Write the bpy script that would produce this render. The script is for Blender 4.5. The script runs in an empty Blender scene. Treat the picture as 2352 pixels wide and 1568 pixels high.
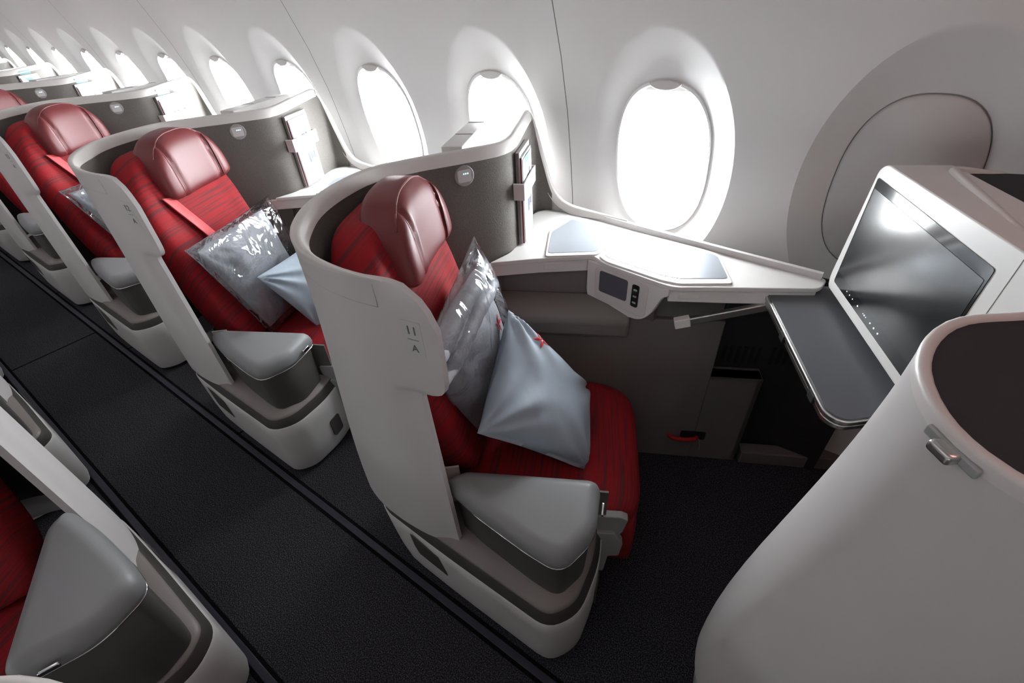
import bpy, bmesh, math, random
import numpy as np
from mathutils import Vector, Matrix
from mathutils.bvhtree import BVHTree

random.seed(7)
scn = bpy.context.scene
COL = scn.collection
# ------------------------------------------------------------------ camera
CAM_H = 1.53
cam_d = bpy.data.cameras.new('camera')
cam_d.sensor_width = 36.0
cam_d.lens = 1070.02 / 2352 * 36.0
cam_d.clip_start = 0.02
cam = bpy.data.objects.new('camera', cam_d)
COL.objects.link(cam)
RC = ((0.81841193, 0.5721195, -0.05367668),
      (0.31962475, -0.53085803, -0.78487564),
      (-0.47753736, 0.6251952, -0.61732409))
cam.matrix_world = Matrix(((RC[0][0], -RC[1][0], -RC[2][0], 0),
                           (RC[0][1], -RC[1][1], -RC[2][1], 0),
                           (RC[0][2], -RC[1][2], -RC[2][2], CAM_H),
                           (0, 0, 0, 1)))
scn.camera = cam
# ------------------------------------------------------------------ world, light, exposure
world = bpy.data.worlds.new('sky'); scn.world = world; world.use_nodes = True
wn = world.node_tree.nodes; wl = world.node_tree.links
bg = wn['Background']
bg.inputs['Color'].default_value = (0.93, 0.97, 1.0, 1)
bg.inputs['Strength'].default_value = 13.0
scn.view_settings.view_transform = 'Standard'
scn.view_settings.look = 'None'
scn.view_settings.exposure = 1.72
scn.view_settings.gamma = 1.0
scn.view_settings.use_curve_mapping = False
scn.cycles.max_bounces = 8
scn.cycles.diffuse_bounces = 4
scn.cycles.glossy_bounces = 4
scn.cycles.transparent_max_bounces = 16
scn.cycles.sample_clamp_indirect = 4.0
scn.cycles.use_denoising = True

def area(name, loc, size, power, col, rot=(0, 0, 0)):
    l = bpy.data.lights.new(name, 'AREA'); l.shape = 'RECTANGLE'
    l.size, l.size_y = size; l.energy = power; l.color = col
    o = bpy.data.objects.new(name, l); COL.objects.link(o)
    o.location = loc; o.rotation_euler = rot
    return o
# cabin ceiling lighting: dimmed wash over the aisle (rosy mood light)
area('ceiling_wash_light', (-3.0, -0.35, 2.2), (11.0, 0.5), 2.6, (1.0, 0.84, 0.86))

area('front_mood_light', (0.75, 0.75, 1.95), (0.9, 0.25), 3.0, (1.0, 0.42, 0.36))
P = 1.173          # seat row pitch
PW = 0.635         # window pitch
XW = -0.5195       # x of the first open window
XC = XW - PW / 2   # first sidewall panel joint

# ------------------------------------------------------------------ materials
def mat(name, col, rough=0.5, metal=0.0, spec=0.5, coat=0.0, trans=0.0, emit=None, estr=0.0):
    m = bpy.data.materials.new(name); m.use_nodes = True
    b = m.node_tree.nodes['Principled BSDF']
    b.inputs['Base Color'].default_value = (*col, 1)
    b.inputs['Roughness'].default_value = rough
    b.inputs['Metallic'].default_value = metal
    b.inputs['Specular IOR Level'].default_value = spec
    b.inputs['Coat Weight'].default_value = coat
    b.inputs['Transmission Weight'].default_value = trans
    if emit:
        b.inputs['Emission Color'].default_value = (*emit, 1)
        b.inputs['Emission Strength'].default_value = estr
    return m

def nodes(m):
    return m.node_tree.nodes, m.node_tree.links, m.node_tree.nodes['Principled BSDF']

def add_noise(m, scale, bump=0.1, dist=0.002, col2=None, stretch=(1, 1, 1), detail=2.0, lo=0.4, hi=0.6):
    n, l, b = nodes(m)
    tc = n.new('ShaderNodeTexCoord'); mp = n.new('ShaderNodeMapping')
    mp.inputs['Scale'].default_value = stretch
    nz = n.new('ShaderNodeTexNoise'); nz.inputs['Scale'].default_value = scale
    nz.inputs['Detail'].default_value = detail
    l.new(tc.outputs['Object'], mp.inputs[0]); l.new(mp.outputs[0], nz.inputs['Vector'])
    if bump:
        bp = n.new('ShaderNodeBump'); bp.inputs['Strength'].default_value = bump
        bp.inputs['Distance'].default_value = dist
        l.new(nz.outputs['Fac'], bp.inputs['Height']); l.new(bp.outputs[0], b.inputs['Normal'])
    if col2:
        rp = n.new('ShaderNodeValToRGB')
        rp.color_ramp.elements[0].position = lo; rp.color_ramp.elements[1].position = hi
        rp.color_ramp.elements[0].color = b.inputs['Base Color'].default_value
        rp.color_ramp.elements[1].color = (*col2, 1)
        l.new(nz.outputs['Fac'], rp.inputs[0]); l.new(rp.outputs[0], b.inputs['Base Color'])
    return m

M = {}
M['wall'] = mat('sidewall_cream', (0.80, 0.79, 0.775), 0.5)
M['joint'] = mat('joint_dark', (0.22, 0.22, 0.22), 0.8)
M['plug'] = mat('plug_grey', (0.60, 0.59, 0.58), 0.55)
M['plugring'] = mat('plug_gap_grey', (0.33, 0.32, 0.31), 0.7)
M['frame'] = mat('window_frame_white', (0.82, 0.82, 0.81), 0.4)
M['shade'] = mat('window_shade_grey', (0.62, 0.60, 0.58), 0.5)
M['shell'] = add_noise(mat('shell_white', (0.60, 0.575, 0.57), 0.42), 900, 0.03, 0.0005)
M['cap'] = mat('cap_ivory', (0.66, 0.63, 0.605), 0.38)
M['lining'] = add_noise(mat('lining_taupe', (0.118, 0.108, 0.099), 0.8, spec=0.3), 420, 0.5, 0.002, (0.15, 0.138, 0.126))
M['pod'] = mat('pod_white', (0.60, 0.59, 0.575), 0.42)
M['band'] = mat('band_taupe', (0.060, 0.054, 0.050), 0.5)
M['ledge'] = mat('ledge_taupe', (0.20, 0.175, 0.165), 0.45)
M['bin'] = mat('bin_dark', (0.070, 0.067, 0.062), 0.5)
M['pad'] = add_noise(mat('armrest_grey_vinyl', (0.235, 0.24, 0.245), 0.42), 350, 0.08, 0.0008)
M['chrome'] = mat('chrome', (0.8, 0.8, 0.8), 0.12, 1.0)
M['alu'] = mat('aluminium', (0.62, 0.62, 0.61), 0.28, 1.0)
M['console'] = mat('console_white', (0.72, 0.71, 0.69), 0.35)
M['inlay'] = mat('lid_inlay_silver', (0.36, 0.39, 0.43), 0.24, 0.35)
M['lower'] = mat('lower_taupe', (0.155, 0.142, 0.132), 0.55)
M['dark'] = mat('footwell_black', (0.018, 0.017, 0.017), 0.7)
M['slot'] = mat('slot_black', (0.004, 0.004, 0.004), 0.8)
M['button'] = mat('button_grey', (0.30, 0.29, 0.285), 0.4)
M['led'] = mat('led_cyan', (0.1, 0.3, 0.4), 0.4, emit=(0.35, 0.75, 1.0), estr=2.0)
M['glass'] = mat('screen_glass', (0.012, 0.014, 0.016), 0.10, spec=0.6)
M['panel'] = mat('screen_panel_matte', (0.016, 0.018, 0.020), 0.19, spec=0.8)
M['lcd'] = mat('handset_screen', (0.10, 0.10, 0.125), 0.18)
M['icon'] = mat('touch_icon', (0.5, 0.5, 0.5), 0.4, emit=(0.9, 0.95, 1.0), estr=0.8)
M['tray'] = mat('tray_charcoal', (0.105, 0.11, 0.12), 0.36)
M['leather'] = add_noise(mat('burgundy_leather', (0.165, 0.026, 0.029), 0.43, spec=0.45), 420, 0.10, 0.0008)
M['piping'] = mat('leather_piping', (0.22, 0.05, 0.05), 0.4)
M['strap'] = mat('belt_red', (0.55, 0.05, 0.06), 0.6)
M['life'] = mat('pull_red', (0.45, 0.01, 0.012), 0.6)
M['bracket'] = mat('bracket_grey', (0.36, 0.365, 0.36), 0.45)
M['ink'] = mat('ink_grey', (0.16, 0.16, 0.17), 0.6)
M['plate'] = mat('plate_white', (0.58, 0.565, 0.56), 0.35)
M['paper'] = mat('paper_white', (0.42, 0.425, 0.42), 0.5)
M['spine'] = mat('spine_maroon', (0.20, 0.02, 0.03), 0.5)
M['teal'] = mat('print_teal', (0.11, 0.21, 0.21), 0.5)
M['print'] = mat('print_blue', (0.04, 0.05, 0.11), 0.5)
M['printred'] = mat('print_red', (0.30, 0.04, 0.06), 0.5)
M['cloth'] = add_noise(mat('pillow_blue_grey', (0.335, 0.395, 0.455), 0.62, spec=0.35), 700, 0.05, 0.0006)
def folds(m, scale, dist, strength, distort):
    n, l, b = nodes(m)
    tc = n.new('ShaderNodeTexCoord'); nz = n.new('ShaderNodeTexNoise'); nz.inputs['Scale'].default_value = scale
    nz.inputs['Detail'].default_value = 2.5; nz.inputs['Distortion'].default_value = distort
    bp = n.new('ShaderNodeBump'); bp.inputs['Strength'].default_value = strength; bp.inputs['Distance'].default_value = dist
    old = b.inputs['Normal'].links[0].from_socket
    l.new(tc.outputs['Object'], nz.inputs['Vector']); l.new(nz.outputs['Fac'], bp.inputs['Height']); l.new(old, bp.inputs['Normal']); l.new(bp.outputs[0], b.inputs['Normal'])
folds(M['cloth'], 4.5, 0.03, 0.45, 0.5)
M['quilt'] = add_noise(mat('quilt_grey', (0.40, 0.42, 0.45), 0.5, spec=0.4), 60, 0.25, 0.006)
M['emblem'] = mat('emblem_red', (0.60, 0.02, 0.035), 0.5)
M['seam'] = mat('seam_grey', (0.52, 0.497, 0.49), 0.5)
M['cover'] = add_noise(mat('cover_charcoal', (0.042, 0.043, 0.046), 0.8, spec=0.15), 300, 0.2, 0.001)
M['rail'] = mat('rail_navy', (0.018, 0.018, 0.034), 0.45)
M['railedge'] = mat('rail_black', (0.007, 0.007, 0.008), 1.0, spec=0.0)
M['daylit'] = mat('daylit_window', (0.8, 0.8, 0.8), 0.3, emit=(0.95, 0.98, 1.0), estr=3.6)
M['ceil'] = mat('ceiling_white', (0.72, 0.70, 0.69), 0.7)
M['far'] = mat('far_cabin', (0.35, 0.34, 0.33), 0.7)

def fabric():
    m = mat('seat_red_weave', (0.36, 0.011, 0.016), 0.75, spec=0.25)
    n, l, b = nodes(m)
    tc = n.new('ShaderNodeTexCoord')
    mp = n.new('ShaderNodeMapping'); mp.inputs['Rotation'].default_value = (0, 0, math.radians(-26.5))
    sp = n.new('ShaderNodeSeparateXYZ'); sb = n.new('ShaderNodeMath'); sb.operation = 'SUBTRACT'
    mu = n.new('ShaderNodeMath'); mu.operation = 'MULTIPLY'; mu.inputs[1].default_value = 150.0
    ml = n.new('ShaderNodeMath'); ml.operation = 'MULTIPLY'; ml.inputs[1].default_value = 4.0
    mp2 = n.new('ShaderNodeCombineXYZ')
    nz = n.new('ShaderNodeTexNoise'); nz.inputs['Scale'].default_value = 1.0; nz.inputs['Detail'].default_value = 1.0
    rp = n.new('ShaderNodeValToRGB')
    rp.color_ramp.elements[0].position = 0.44; rp.color_ramp.elements[1].position = 0.62
    rp.color_ramp.elements[0].color = (0.32, 0.009, 0.014, 1); rp.color_ramp.elements[1].color = (0.150, 0.020, 0.024, 1)
    l.new(tc.outputs['Object'], mp.inputs[0]); l.new(mp.outputs[0], sp.inputs[0]); l.new(sp.outputs[2], sb.inputs[0]); l.new(sp.outputs[0], sb.inputs[1]); l.new(sb.outputs[0], mu.inputs[0]); l.new(sp.outputs[1], ml.inputs[0]); l.new(mu.outputs[0], mp2.inputs[0]); l.new(ml.outputs[0], mp2.inputs[1])
    l.new(mp2.outputs[0], nz.inputs['Vector']); l.new(nz.outputs['Fac'], rp.inputs[0]); l.new(rp.outputs[0], b.inputs['Base Color'])
    nb = n.new('ShaderNodeTexNoise'); nb.inputs['Scale'].default_value = 520
    l.new(tc.outputs['Object'], nb.inputs['Vector'])
    bp = n.new('ShaderNodeBump'); bp.inputs['Strength'].default_value = 0.35; bp.inputs['Distance'].default_value = 0.002
    l.new(nb.outputs['Fac'], bp.inputs['Height']); l.new(bp.outputs[0], b.inputs['Normal'])
    return m
M['red'] = fabric()

def carpet():
    m = mat('carpet_charcoal', (0.018, 0.018, 0.021), 0.95, spec=0.1)
    n, l, b = nodes(m)
    tc = n.new('ShaderNodeTexCoord')
    nz = n.new('ShaderNodeTexNoise'); nz.inputs['Scale'].default_value = 300; nz.inputs['Detail'].default_value = 2
    rp = n.new('ShaderNodeValToRGB')
    rp.color_ramp.elements[0].position = 0.45; rp.color_ramp.elements[1].position = 0.72
    rp.color_ramp.elements[0].color = (0.0135, 0.0138, 0.0185, 1); rp.color_ramp.elements[1].color = (0.105, 0.103, 0.112, 1)
    l.new(tc.outputs['Object'], nz.inputs['Vector']); l.new(nz.outputs['Fac'], rp.inputs[0]); l.new(rp.outputs[0], b.inputs['Base Color'])
    bp = n.new('ShaderNodeBump'); bp.inputs['Strength'].default_value = 0.6; bp.inputs['Distance'].default_value = 0.004
    l.new(nz.outputs['Fac'], bp.inputs['Height']); l.new(bp.outputs[0], b.inputs['Normal'])
    return m
M['carpet'] = carpet()

def film():
    m = bpy.data.materials.new('clear_plastic'); m.use_nodes = True
    n = m.node_tree.nodes; l = m.node_tree.links
    n.clear()
    out = n.new('ShaderNodeOutputMaterial'); mix = n.new('ShaderNodeMixShader')
    tr = n.new('ShaderNodeBsdfTransparent'); tr.inputs[0].default_value = (0.95, 0.95, 0.96, 1)
    gl = n.new('ShaderNodeBsdfGlossy'); gl.inputs['Roughness'].default_value = 0.07
    lw = n.new('ShaderNodeLayerWeight'); lw.inputs[0].default_value = 0.30
    mr = n.new('ShaderNodeMapRange'); mr.inputs['To Min'].default_value = 0.10; mr.inputs['To Max'].default_value = 0.75
    tc = n.new('ShaderNodeTexCoord'); nz = n.new('ShaderNodeTexNoise'); nz.inputs['Scale'].default_value = 8; nz.inputs['Detail'].default_value = 2.5
    nz.inputs['Distortion'].default_value = 1.2
    bp = n.new('ShaderNodeBump'); bp.inputs['Strength'].default_value = 0.9; bp.inputs['Distance'].default_value = 0.03
    l.new(tc.outputs['Object'], nz.inputs['Vector']); l.new(nz.outputs['Fac'], bp.inputs['Height'])
    l.new(bp.outputs[0], gl.inputs['Normal']); l.new(bp.outputs[0], lw.inputs['Normal'])
    l.new(lw.outputs['Fresnel'], mr.inputs['Value']); l.new(mr.outputs[0], mix.inputs[0])
    l.new(tr.outputs[0], mix.inputs[1]); l.new(gl.outputs[0], mix.inputs[2]); l.new(mix.outputs[0], out.inputs[0])
    return m
M['film'] = film()

def pane():
    m = bpy.data.materials.new('window_pane'); m.use_nodes = True
    n = m.node_tree.nodes; l = m.node_tree.links
    n.clear()
    out = n.new('ShaderNodeOutputMaterial'); mix = n.new('ShaderNodeMixShader'); mix.inputs[0].default_value = 0.05
    tr = n.new('ShaderNodeBsdfTransparent'); gl = n.new('ShaderNodeBsdfGlossy'); gl.inputs['Roughness'].default_value = 0.02
    l.new(tr.outputs[0], mix.inputs[1]); l.new(gl.outputs[0], mix.inputs[2]); l.new(mix.outputs[0], out.inputs[0])
    return m
M['pane'] = pane()

# ------------------------------------------------------------------ mesh helpers
MIR = [False]
MIRC = 0.31            # y' = MIRC - y for the centre seats

def thing(name, label, cat, base=(0, 0, 0), group=None, off=(0, 0, 0)):
    b = Vector(base)
    if MIR[0]: b = Vector((b.x, MIRC - b.y, b.z))
    o = bpy.data.objects.new(name, None); COL.objects.link(o)
    o.empty_display_size = 0.1
    o.location = b + Vector(off)
    o['label'] = label; o['category'] = cat
    if group: o['group'] = group
    o['_b'] = list(b)
    return o

def mesh(name, V, F, m, parent=None, smooth=True, bevel=0.0, seg=2, subsurf=0, weld=False, auto=40, kind=None, label=None):
    b = Vector(parent['_b']) if parent is not None and '_b' in parent else Vector((0, 0, 0))
    pts = []
    for v in V:
        v = Vector(v)
        if MIR[0]: v = Vector((v.x, MIRC - v.y, v.z))
        pts.append(v - b)
    if MIR[0]: F = [tuple(reversed(f)) for f in F]
    me = bpy.data.meshes.new(name); me.from_pydata([tuple(p) for p in pts], [], [tuple(f) for f in F]); me.update()
    bm = bmesh.new(); bm.from_mesh(me)
    if weld: bmesh.ops.remove_doubles(bm, verts=bm.verts, dist=1e-5)
    bmesh.ops.recalc_face_normals(bm, faces=bm.faces)
    bm.to_mesh(me); bm.free()
    me.materials.append(m)
    o = bpy.data.objects.new(name, me); COL.objects.link(o)
    if parent is not None:
        o.parent = parent
        if '_b' in parent: o['_b'] = parent['_b']
    if bevel:
        md = o.modifiers.new('bevel', 'BEVEL'); md.width = bevel; md.segments = seg; md.limit_method = 'ANGLE'; md.angle_limit = math.radians(35)
    if subsurf:
        md = o.modifiers.new('sub', 'SUBSURF'); md.levels = subsurf; md.render_levels = subsurf
    if smooth:
        me.polygons.foreach_set('use_smooth', [True] * len(me.polygons))
        if auto < 180: me.set_sharp_from_angle(angle=math.radians(auto))
    if kind: o['kind'] = kind
    if label: o['label'] = label
    return o

def tag(o, label, cat, group=None):
    o['label'] = label; o['category'] = cat
    if group: o['group'] = group
    return o

def grid(R, closed_u=False, closed_v=False):
    """R[i][j] rows of points -> verts, quads"""
    n, k = len(R), len(R[0]); V = [p for r in R for p in r]; F = []
    for i in range(n if closed_u else n - 1):
        for j in range(k if closed_v else k - 1):
            a, b = i, (i + 1) % n; c, d = j, (j + 1) % k
            F.append((a * k + c, a * k + d, b * k + d, b * k + c))
    return V, F

def merge(*parts):
    V, F = [], []
    for v, f in parts:
        o = len(V); V += list(v); F += [tuple(i + o for i in q) for q in f]
    return V, F

def box(a, b):
    x0, y0, z0 = a; x1, y1, z1 = b
    V = [(x0, y0, z0), (x1, y0, z0), (x1, y1, z0), (x0, y1, z0), (x0, y0, z1), (x1, y0, z1), (x1, y1, z1), (x0, y1, z1)]
    return V, [(0, 3, 2, 1), (4, 5, 6, 7), (0, 1, 5, 4), (1, 2, 6, 5), (2, 3, 7, 6), (3, 0, 4, 7)]

def obox(c, ax, ay, az, hx, hy, hz):
    c, ax, ay, az = Vector(c), Vector(ax), Vector(ay), Vector(az)
    V = [tuple(c + ax * hx * sx + ay * hy * sy + az * hz * sz) for sz in (-1, 1) for sx, sy in ((-1, -1), (1, -1), (1, 1), (-1, 1))]
    return V, [(0, 3, 2, 1), (4, 5, 6, 7), (0, 1, 5, 4), (1, 2, 6, 5), (2, 3, 7, 6), (3, 0, 4, 7)]

def prism(poly, z0, z1):
    n = len(poly)
    V = [(p[0], p[1], z0 if len(p) < 3 else p[2] + z0) for p in poly] + [(p[0], p[1], z1 if len(p) < 3 else p[2] + z1) for p in poly]
    F = [tuple(range(n - 1, -1, -1)), tuple(range(n, 2 * n))] + [(i, (i + 1) % n, n + (i + 1) % n, n + i) for i in range(n)]
    return V, F

def pprism(poly2, o, ax, ay, n, d0, d1):
    """polygon in a plane frame (o, ax, ay) extruded along n from d0 to d1"""
    o, ax, ay, n = Vector(o), Vector(ax), Vector(ay), Vector(n)
    k = len(poly2)
    V = [tuple(o + ax * a + ay * b + n * d0) for a, b in poly2] + [tuple(o + ax * a + ay * b + n * d1) for a, b in poly2]
    F = [tuple(range(k - 1, -1, -1)), tuple(range(k, 2 * k))] + [(i, (i + 1) % k, k + (i + 1) % k, k + i) for i in range(k)]
    return V, F

def rrect(x0, y0, x1, y1, r, n=5):
    pts = []
    for cx, cy, a0 in ((x1 - r, y1 - r, 0), (x0 + r, y1 - r, 90), (x0 + r, y0 + r, 180), (x1 - r, y0 + r, 270)):
        for i in range(n + 1):
            a = math.radians(a0 + 90 * i / n); pts.append((cx + r * math.cos(a), cy + r * math.sin(a)))
    return pts

def rpoly(poly, r, n=5):
    """round the corners of a 2-D polygon; r is a number or one per corner"""
    out = []; k = len(poly)
    for i in range(k):
        p0, p1, p2 = (np.array(poly[(i + d) % k][:2], float) for d in (-1, 0, 1))
        rr = r[i] if isinstance(r, (list, tuple)) else r
        a, b = p0 - p1, p2 - p1; la, lb = np.linalg.norm(a), np.linalg.norm(b)
        q = min(rr, la * 0.45, lb * 0.45)
        A, B = p1 + a / la * q, p1 + b / lb * q
        for j in range(n + 1):
            t = j / n; out.append(tuple((1 - t) ** 2 * A + 2 * t * (1 - t) * p1 + t * t * B))
    return out

def inset(poly, d):
    k = len(poly); P0 = np.array([p[:2] for p in poly], float); out = []
    area2 = sum(P0[i][0] * P0[(i + 1) % k][1] - P0[(i + 1) % k][0] * P0[i][1] for i in range(k))
    sg = 1 if area2 > 0 else -1
    for i in range(k):
        t = P0[(i + 1) % k] - P0[(i - 1) % k]; t /= (np.linalg.norm(t) + 1e-9)
        out.append(tuple(P0[i] + np.array([-t[1], t[0]]) * sg * d))
    return out

def offset_poly(poly, d):
    """move every edge of a polygon inward by d"""
    k = len(poly); Q = [np.array(p[:2], float) for p in poly]
    A2 = sum(Q[i][0] * Q[(i + 1) % k][1] - Q[(i + 1) % k][0] * Q[i][1] for i in range(k)); sg = 1 if A2 > 0 else -1
    out = []
    for i in range(k):
        e1 = Q[i] - Q[i - 1]; e2 = Q[(i + 1) % k] - Q[i]
        n1 = np.array([-e1[1], e1[0]]) / np.linalg.norm(e1) * sg; n2 = np.array([-e2[1], e2[0]]) / np.linalg.norm(e2) * sg
        h = n1 + n2; out.append(tuple(Q[i] + h * d / max(0.3, 0.5 * h.dot(h) )))
    return out

def rlayers(corners, radii, layers, n=7):
    return stack([(rpoly(offset_poly(corners, d), [max(0.004, r - d * 0.8) for r in radii], n), z) for d, z in layers])

def resample(poly, n):
    P0 = np.array([p[:2] for p in poly] + [poly[0][:2]], float)
    L = np.concatenate([[0], np.cumsum(np.linalg.norm(np.diff(P0, axis=0), axis=1))])
    t = np.linspace(0, L[-1], n, endpoint=False)
    return [(float(np.interp(a, L, P0[:, 0])), float(np.interp(a, L, P0[:, 1]))) for a in t]

def stack(layers, cap=True):
    """layers: list of (poly, z) all with the same count -> closed loft"""
    R = [[(p[0], p[1], z) for p in poly] for poly, z in layers]
    V, F = grid(R, closed_v=True)
    k = len(R[0])
    if cap:
        F.append(tuple(range(k - 1, -1, -1))); F.append(tuple(range((len(R) - 1) * k, len(R) * k)))
    return V, F

def tube(pts, r, n=8):
    R = []; pts = [Vector(p) for p in pts]
    for i, p in enumerate(pts):
        t = (pts[min(i + 1, len(pts) - 1)] - pts[max(i - 1, 0)]).normalized()
        up = Vector((0, 0, 1)) if abs(t.z) < 0.9 else Vector((1, 0, 0))
        a = t.cross(up).normalized(); b = t.cross(a)
        rr = r[i] if isinstance(r, (list, tuple)) else r
        R.append([tuple(p + a * rr * math.cos(2 * math.pi * k / n) + b * rr * math.sin(2 * math.pi * k / n)) for k in range(n)])
    V, F = grid(R, closed_v=True)
    F.append(tuple(range(n - 1, -1, -1))); F.append(tuple(range((len(R) - 1) * n, len(R) * n)))
    return V, F

def spline(ctrl, step=0.02):
    """Catmull-Rom through rows of numbers (x, y, z, ...), resampled evenly"""
    C = np.array(ctrl, float); C = np.vstack([2 * C[0] - C[1], C, 2 * C[-1] - C[-2]])
    out = []
    for i in range(1, len(C) - 2):
        p0, p1, p2, p3 = C[i - 1], C[i], C[i + 1], C[i + 2]
        n = max(2, int(np.linalg.norm(p2[:3] - p1[:3]) / step))
        for j in range(n):
            t = j / n
            out.append(0.5 * (2 * p1 + (p2 - p0) * t + (2 * p0 - 5 * p1 + 4 * p2 - p3) * t * t + (3 * p1 - p0 - 3 * p2 + p3) * t ** 3))
    out.append(C[-2])
    return np.array(out)

def superell(cx, hx, hy, hz, e1=2.6, e2=2.6, nu=40, nv=22):
    """rounded block around (0,0,0), returned as a grid in local axes (a, l, z)"""
    def f(c, e): return math.copysign(abs(c) ** (2 / e), c)
    R = []
    for i in range(nv + 1):
        v = -math.pi / 2 + math.pi * i / nv
        R.append([(hx * f(math.cos(v), e1) * f(math.cos(u), e2), hy * f(math.cos(v), e1) * f(math.sin(u), e2), hz * f(math.sin(v), e1))
                  for u in [2 * math.pi * j / nu for j in range(nu)]])
    return R

AX = Vector((0.895, 0.446, 0)).normalized()     # the way a window seat faces
LX = Vector((0.446, -0.895, 0)).normalized()    # toward the aisle
def sl(s, l, z): 
    v = AX * s + LX * l
    return (v.x, v.y, z)

def text_mesh(name, body, size, m, parent, origin, ax, ay, depth=0.0006):
    cu = bpy.data.curves.new(name, 'FONT'); cu.body = body; cu.size = size; cu.align_x = 'CENTER'; cu.align_y = 'CENTER'; cu.extrude = depth
    t = bpy.data.objects.new(name, cu); COL.objects.link(t)
    dg = bpy.context.evaluated_depsgraph_get()
    me = bpy.data.meshes.new_from_object(t.evaluated_get(dg))
    bpy.data.objects.remove(t)
    o = Vector(origin); ax = Vector(ax); ay = Vector(ay); n = ax.cross(ay)
    V = [tuple(o + ax * v.co.x + ay * v.co.y + n * v.co.z) for v in me.vertices]
    F = [tuple(p.vertices) for p in me.polygons]
    bpy.data.meshes.remove(me)
    return mesh(name, V, F, m, parent, smooth=False)

def kids(o): return [c for c in bpy.data.objects if c.parent == o]

def copy_tree(o, off, label=None, group=None, name=None):
    c = o.copy(); COL.objects.link(c)
    c.location = o.location + Vector(off)
    if label: c['label'] = label
    if group: c['group'] = group
    for ch in kids(o):
        d = ch.copy(); COL.objects.link(d); d.parent = c
        for g in kids(ch):
            e = g.copy(); COL.objects.link(e); e.parent = d
    return c

# ------------------------------------------------------------------ setting: floor, rails, ceiling, walls
def struct(name, V, F, m, **k):
    o = mesh(name, V, F, m, **k); o['kind'] = 'structure'; return o

struct('floor', *box((-14, -4.1, -0.05), (2.6, 1.75, 0.0)), M['carpet'], smooth=False)
for i, (y0) in enumerate((0.362, -0.078)):
    struct('trim_%d' % (2 * i + 1), *box((-14, y0 - 0.011, 0.0), (2.6, y0 + 0.011, 0.004)), M['rail'], smooth=False, bevel=0.002)
    struct('trim_%d' % (2 * i + 2), *box((-14, y0 - 0.022, 0.0), (2.6, y0 + 0.022, 0.0015)), M['railedge'], smooth=False)
k = 5
for xs, ya, yb in [(-3.355, -0.064, 0.345)] + [(-1.845 - 1.15 * j, 0.376, 1.2) for j in range(5)]:
    struct('trim_%d' % k, *box((xs - 0.004, ya, 0.0), (xs + 0.004, yb, 0.0015)), M['railedge'], smooth=False); k += 1

def wall_y(z):
    return float(np.interp(z, [0, .84, .98, 1.15, 1.33, 1.44, 1.53, 1.65, 1.8], [1.56, 1.540, 1.520, 1.490, 1.440, 1.398, 1.365, 1.31, 1.22]))
ZC = 1.020                      # window centre height
def wall_cell(xc, plug=False):
    """one window bay: (verts, faces) plus the opening outline"""
    N = 72; D = 0.070 if plug else 0.052
    hx, hz = 0.150, 0.246       # clear opening half size
    ox, oz = 0.232, 0.388       # reveal outline half size
    cols = []
    inner = []
    angs = [2 * math.pi * i / N for i in range(N)]
    for sx_ in (1, -1):
        for zz_ in (1.62 - ZC, 0.42 - ZC):
            angs.append(math.atan2(zz_ / oz, sx_ * PW / 2 / ox) % (2 * math.pi))
    angs.sort(); N = len(angs)
    for a in angs:
        ca, sa = math.cos(a), math.sin(a)
        e = 2.5
        r = (abs(ca) ** e + abs(sa) ** e) ** (-1 / e)
        pi_ = np.array([hx * ca * r, hz * sa * r])
        po = np.array([ox * ca * 1.0, oz * sa * 1.0])
        # rectangle boundary
        zt, zb = 1.62 - ZC, ZC - 0.42
        sx = (PW / 2) / abs(ca * ox) if abs(ca) > 1e-6 else 1e9
        sz = (zt if sa > 0 else zb) / abs(sa * oz) if abs(sa) > 1e-6 else 1e9
        pr = po * min(sx, sz)
        soft = 0.0 if plug else 0.5 - 0.5 * ca          # far side: soft edge, near side: crisp edge
        row = []
        for t in (0.0, 0.12, 0.25, 0.4, 0.55, 0.7, 0.82, 0.92, 1.0):
            q = pi_ * (1 - t) + po * t
            lin = 1 - t; sm = (1 - t) ** 1.35
            row.append((q, D * (1 - 0.5 * soft) * (lin * (1 - soft) + sm * soft)))
        for t in (0.03, 0.3, 0.65, 1.0):
            row.append((po * (1 - t) + pr * t, 0.0))
        cols.append([(xc + q[0], wall_y(ZC + q[1]) + dd, ZC + q[1]) for q, dd in row])
        inner.append(cols[-1][0])
    V, F = grid(cols, closed_u=True)
    return V, F, inner

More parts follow.
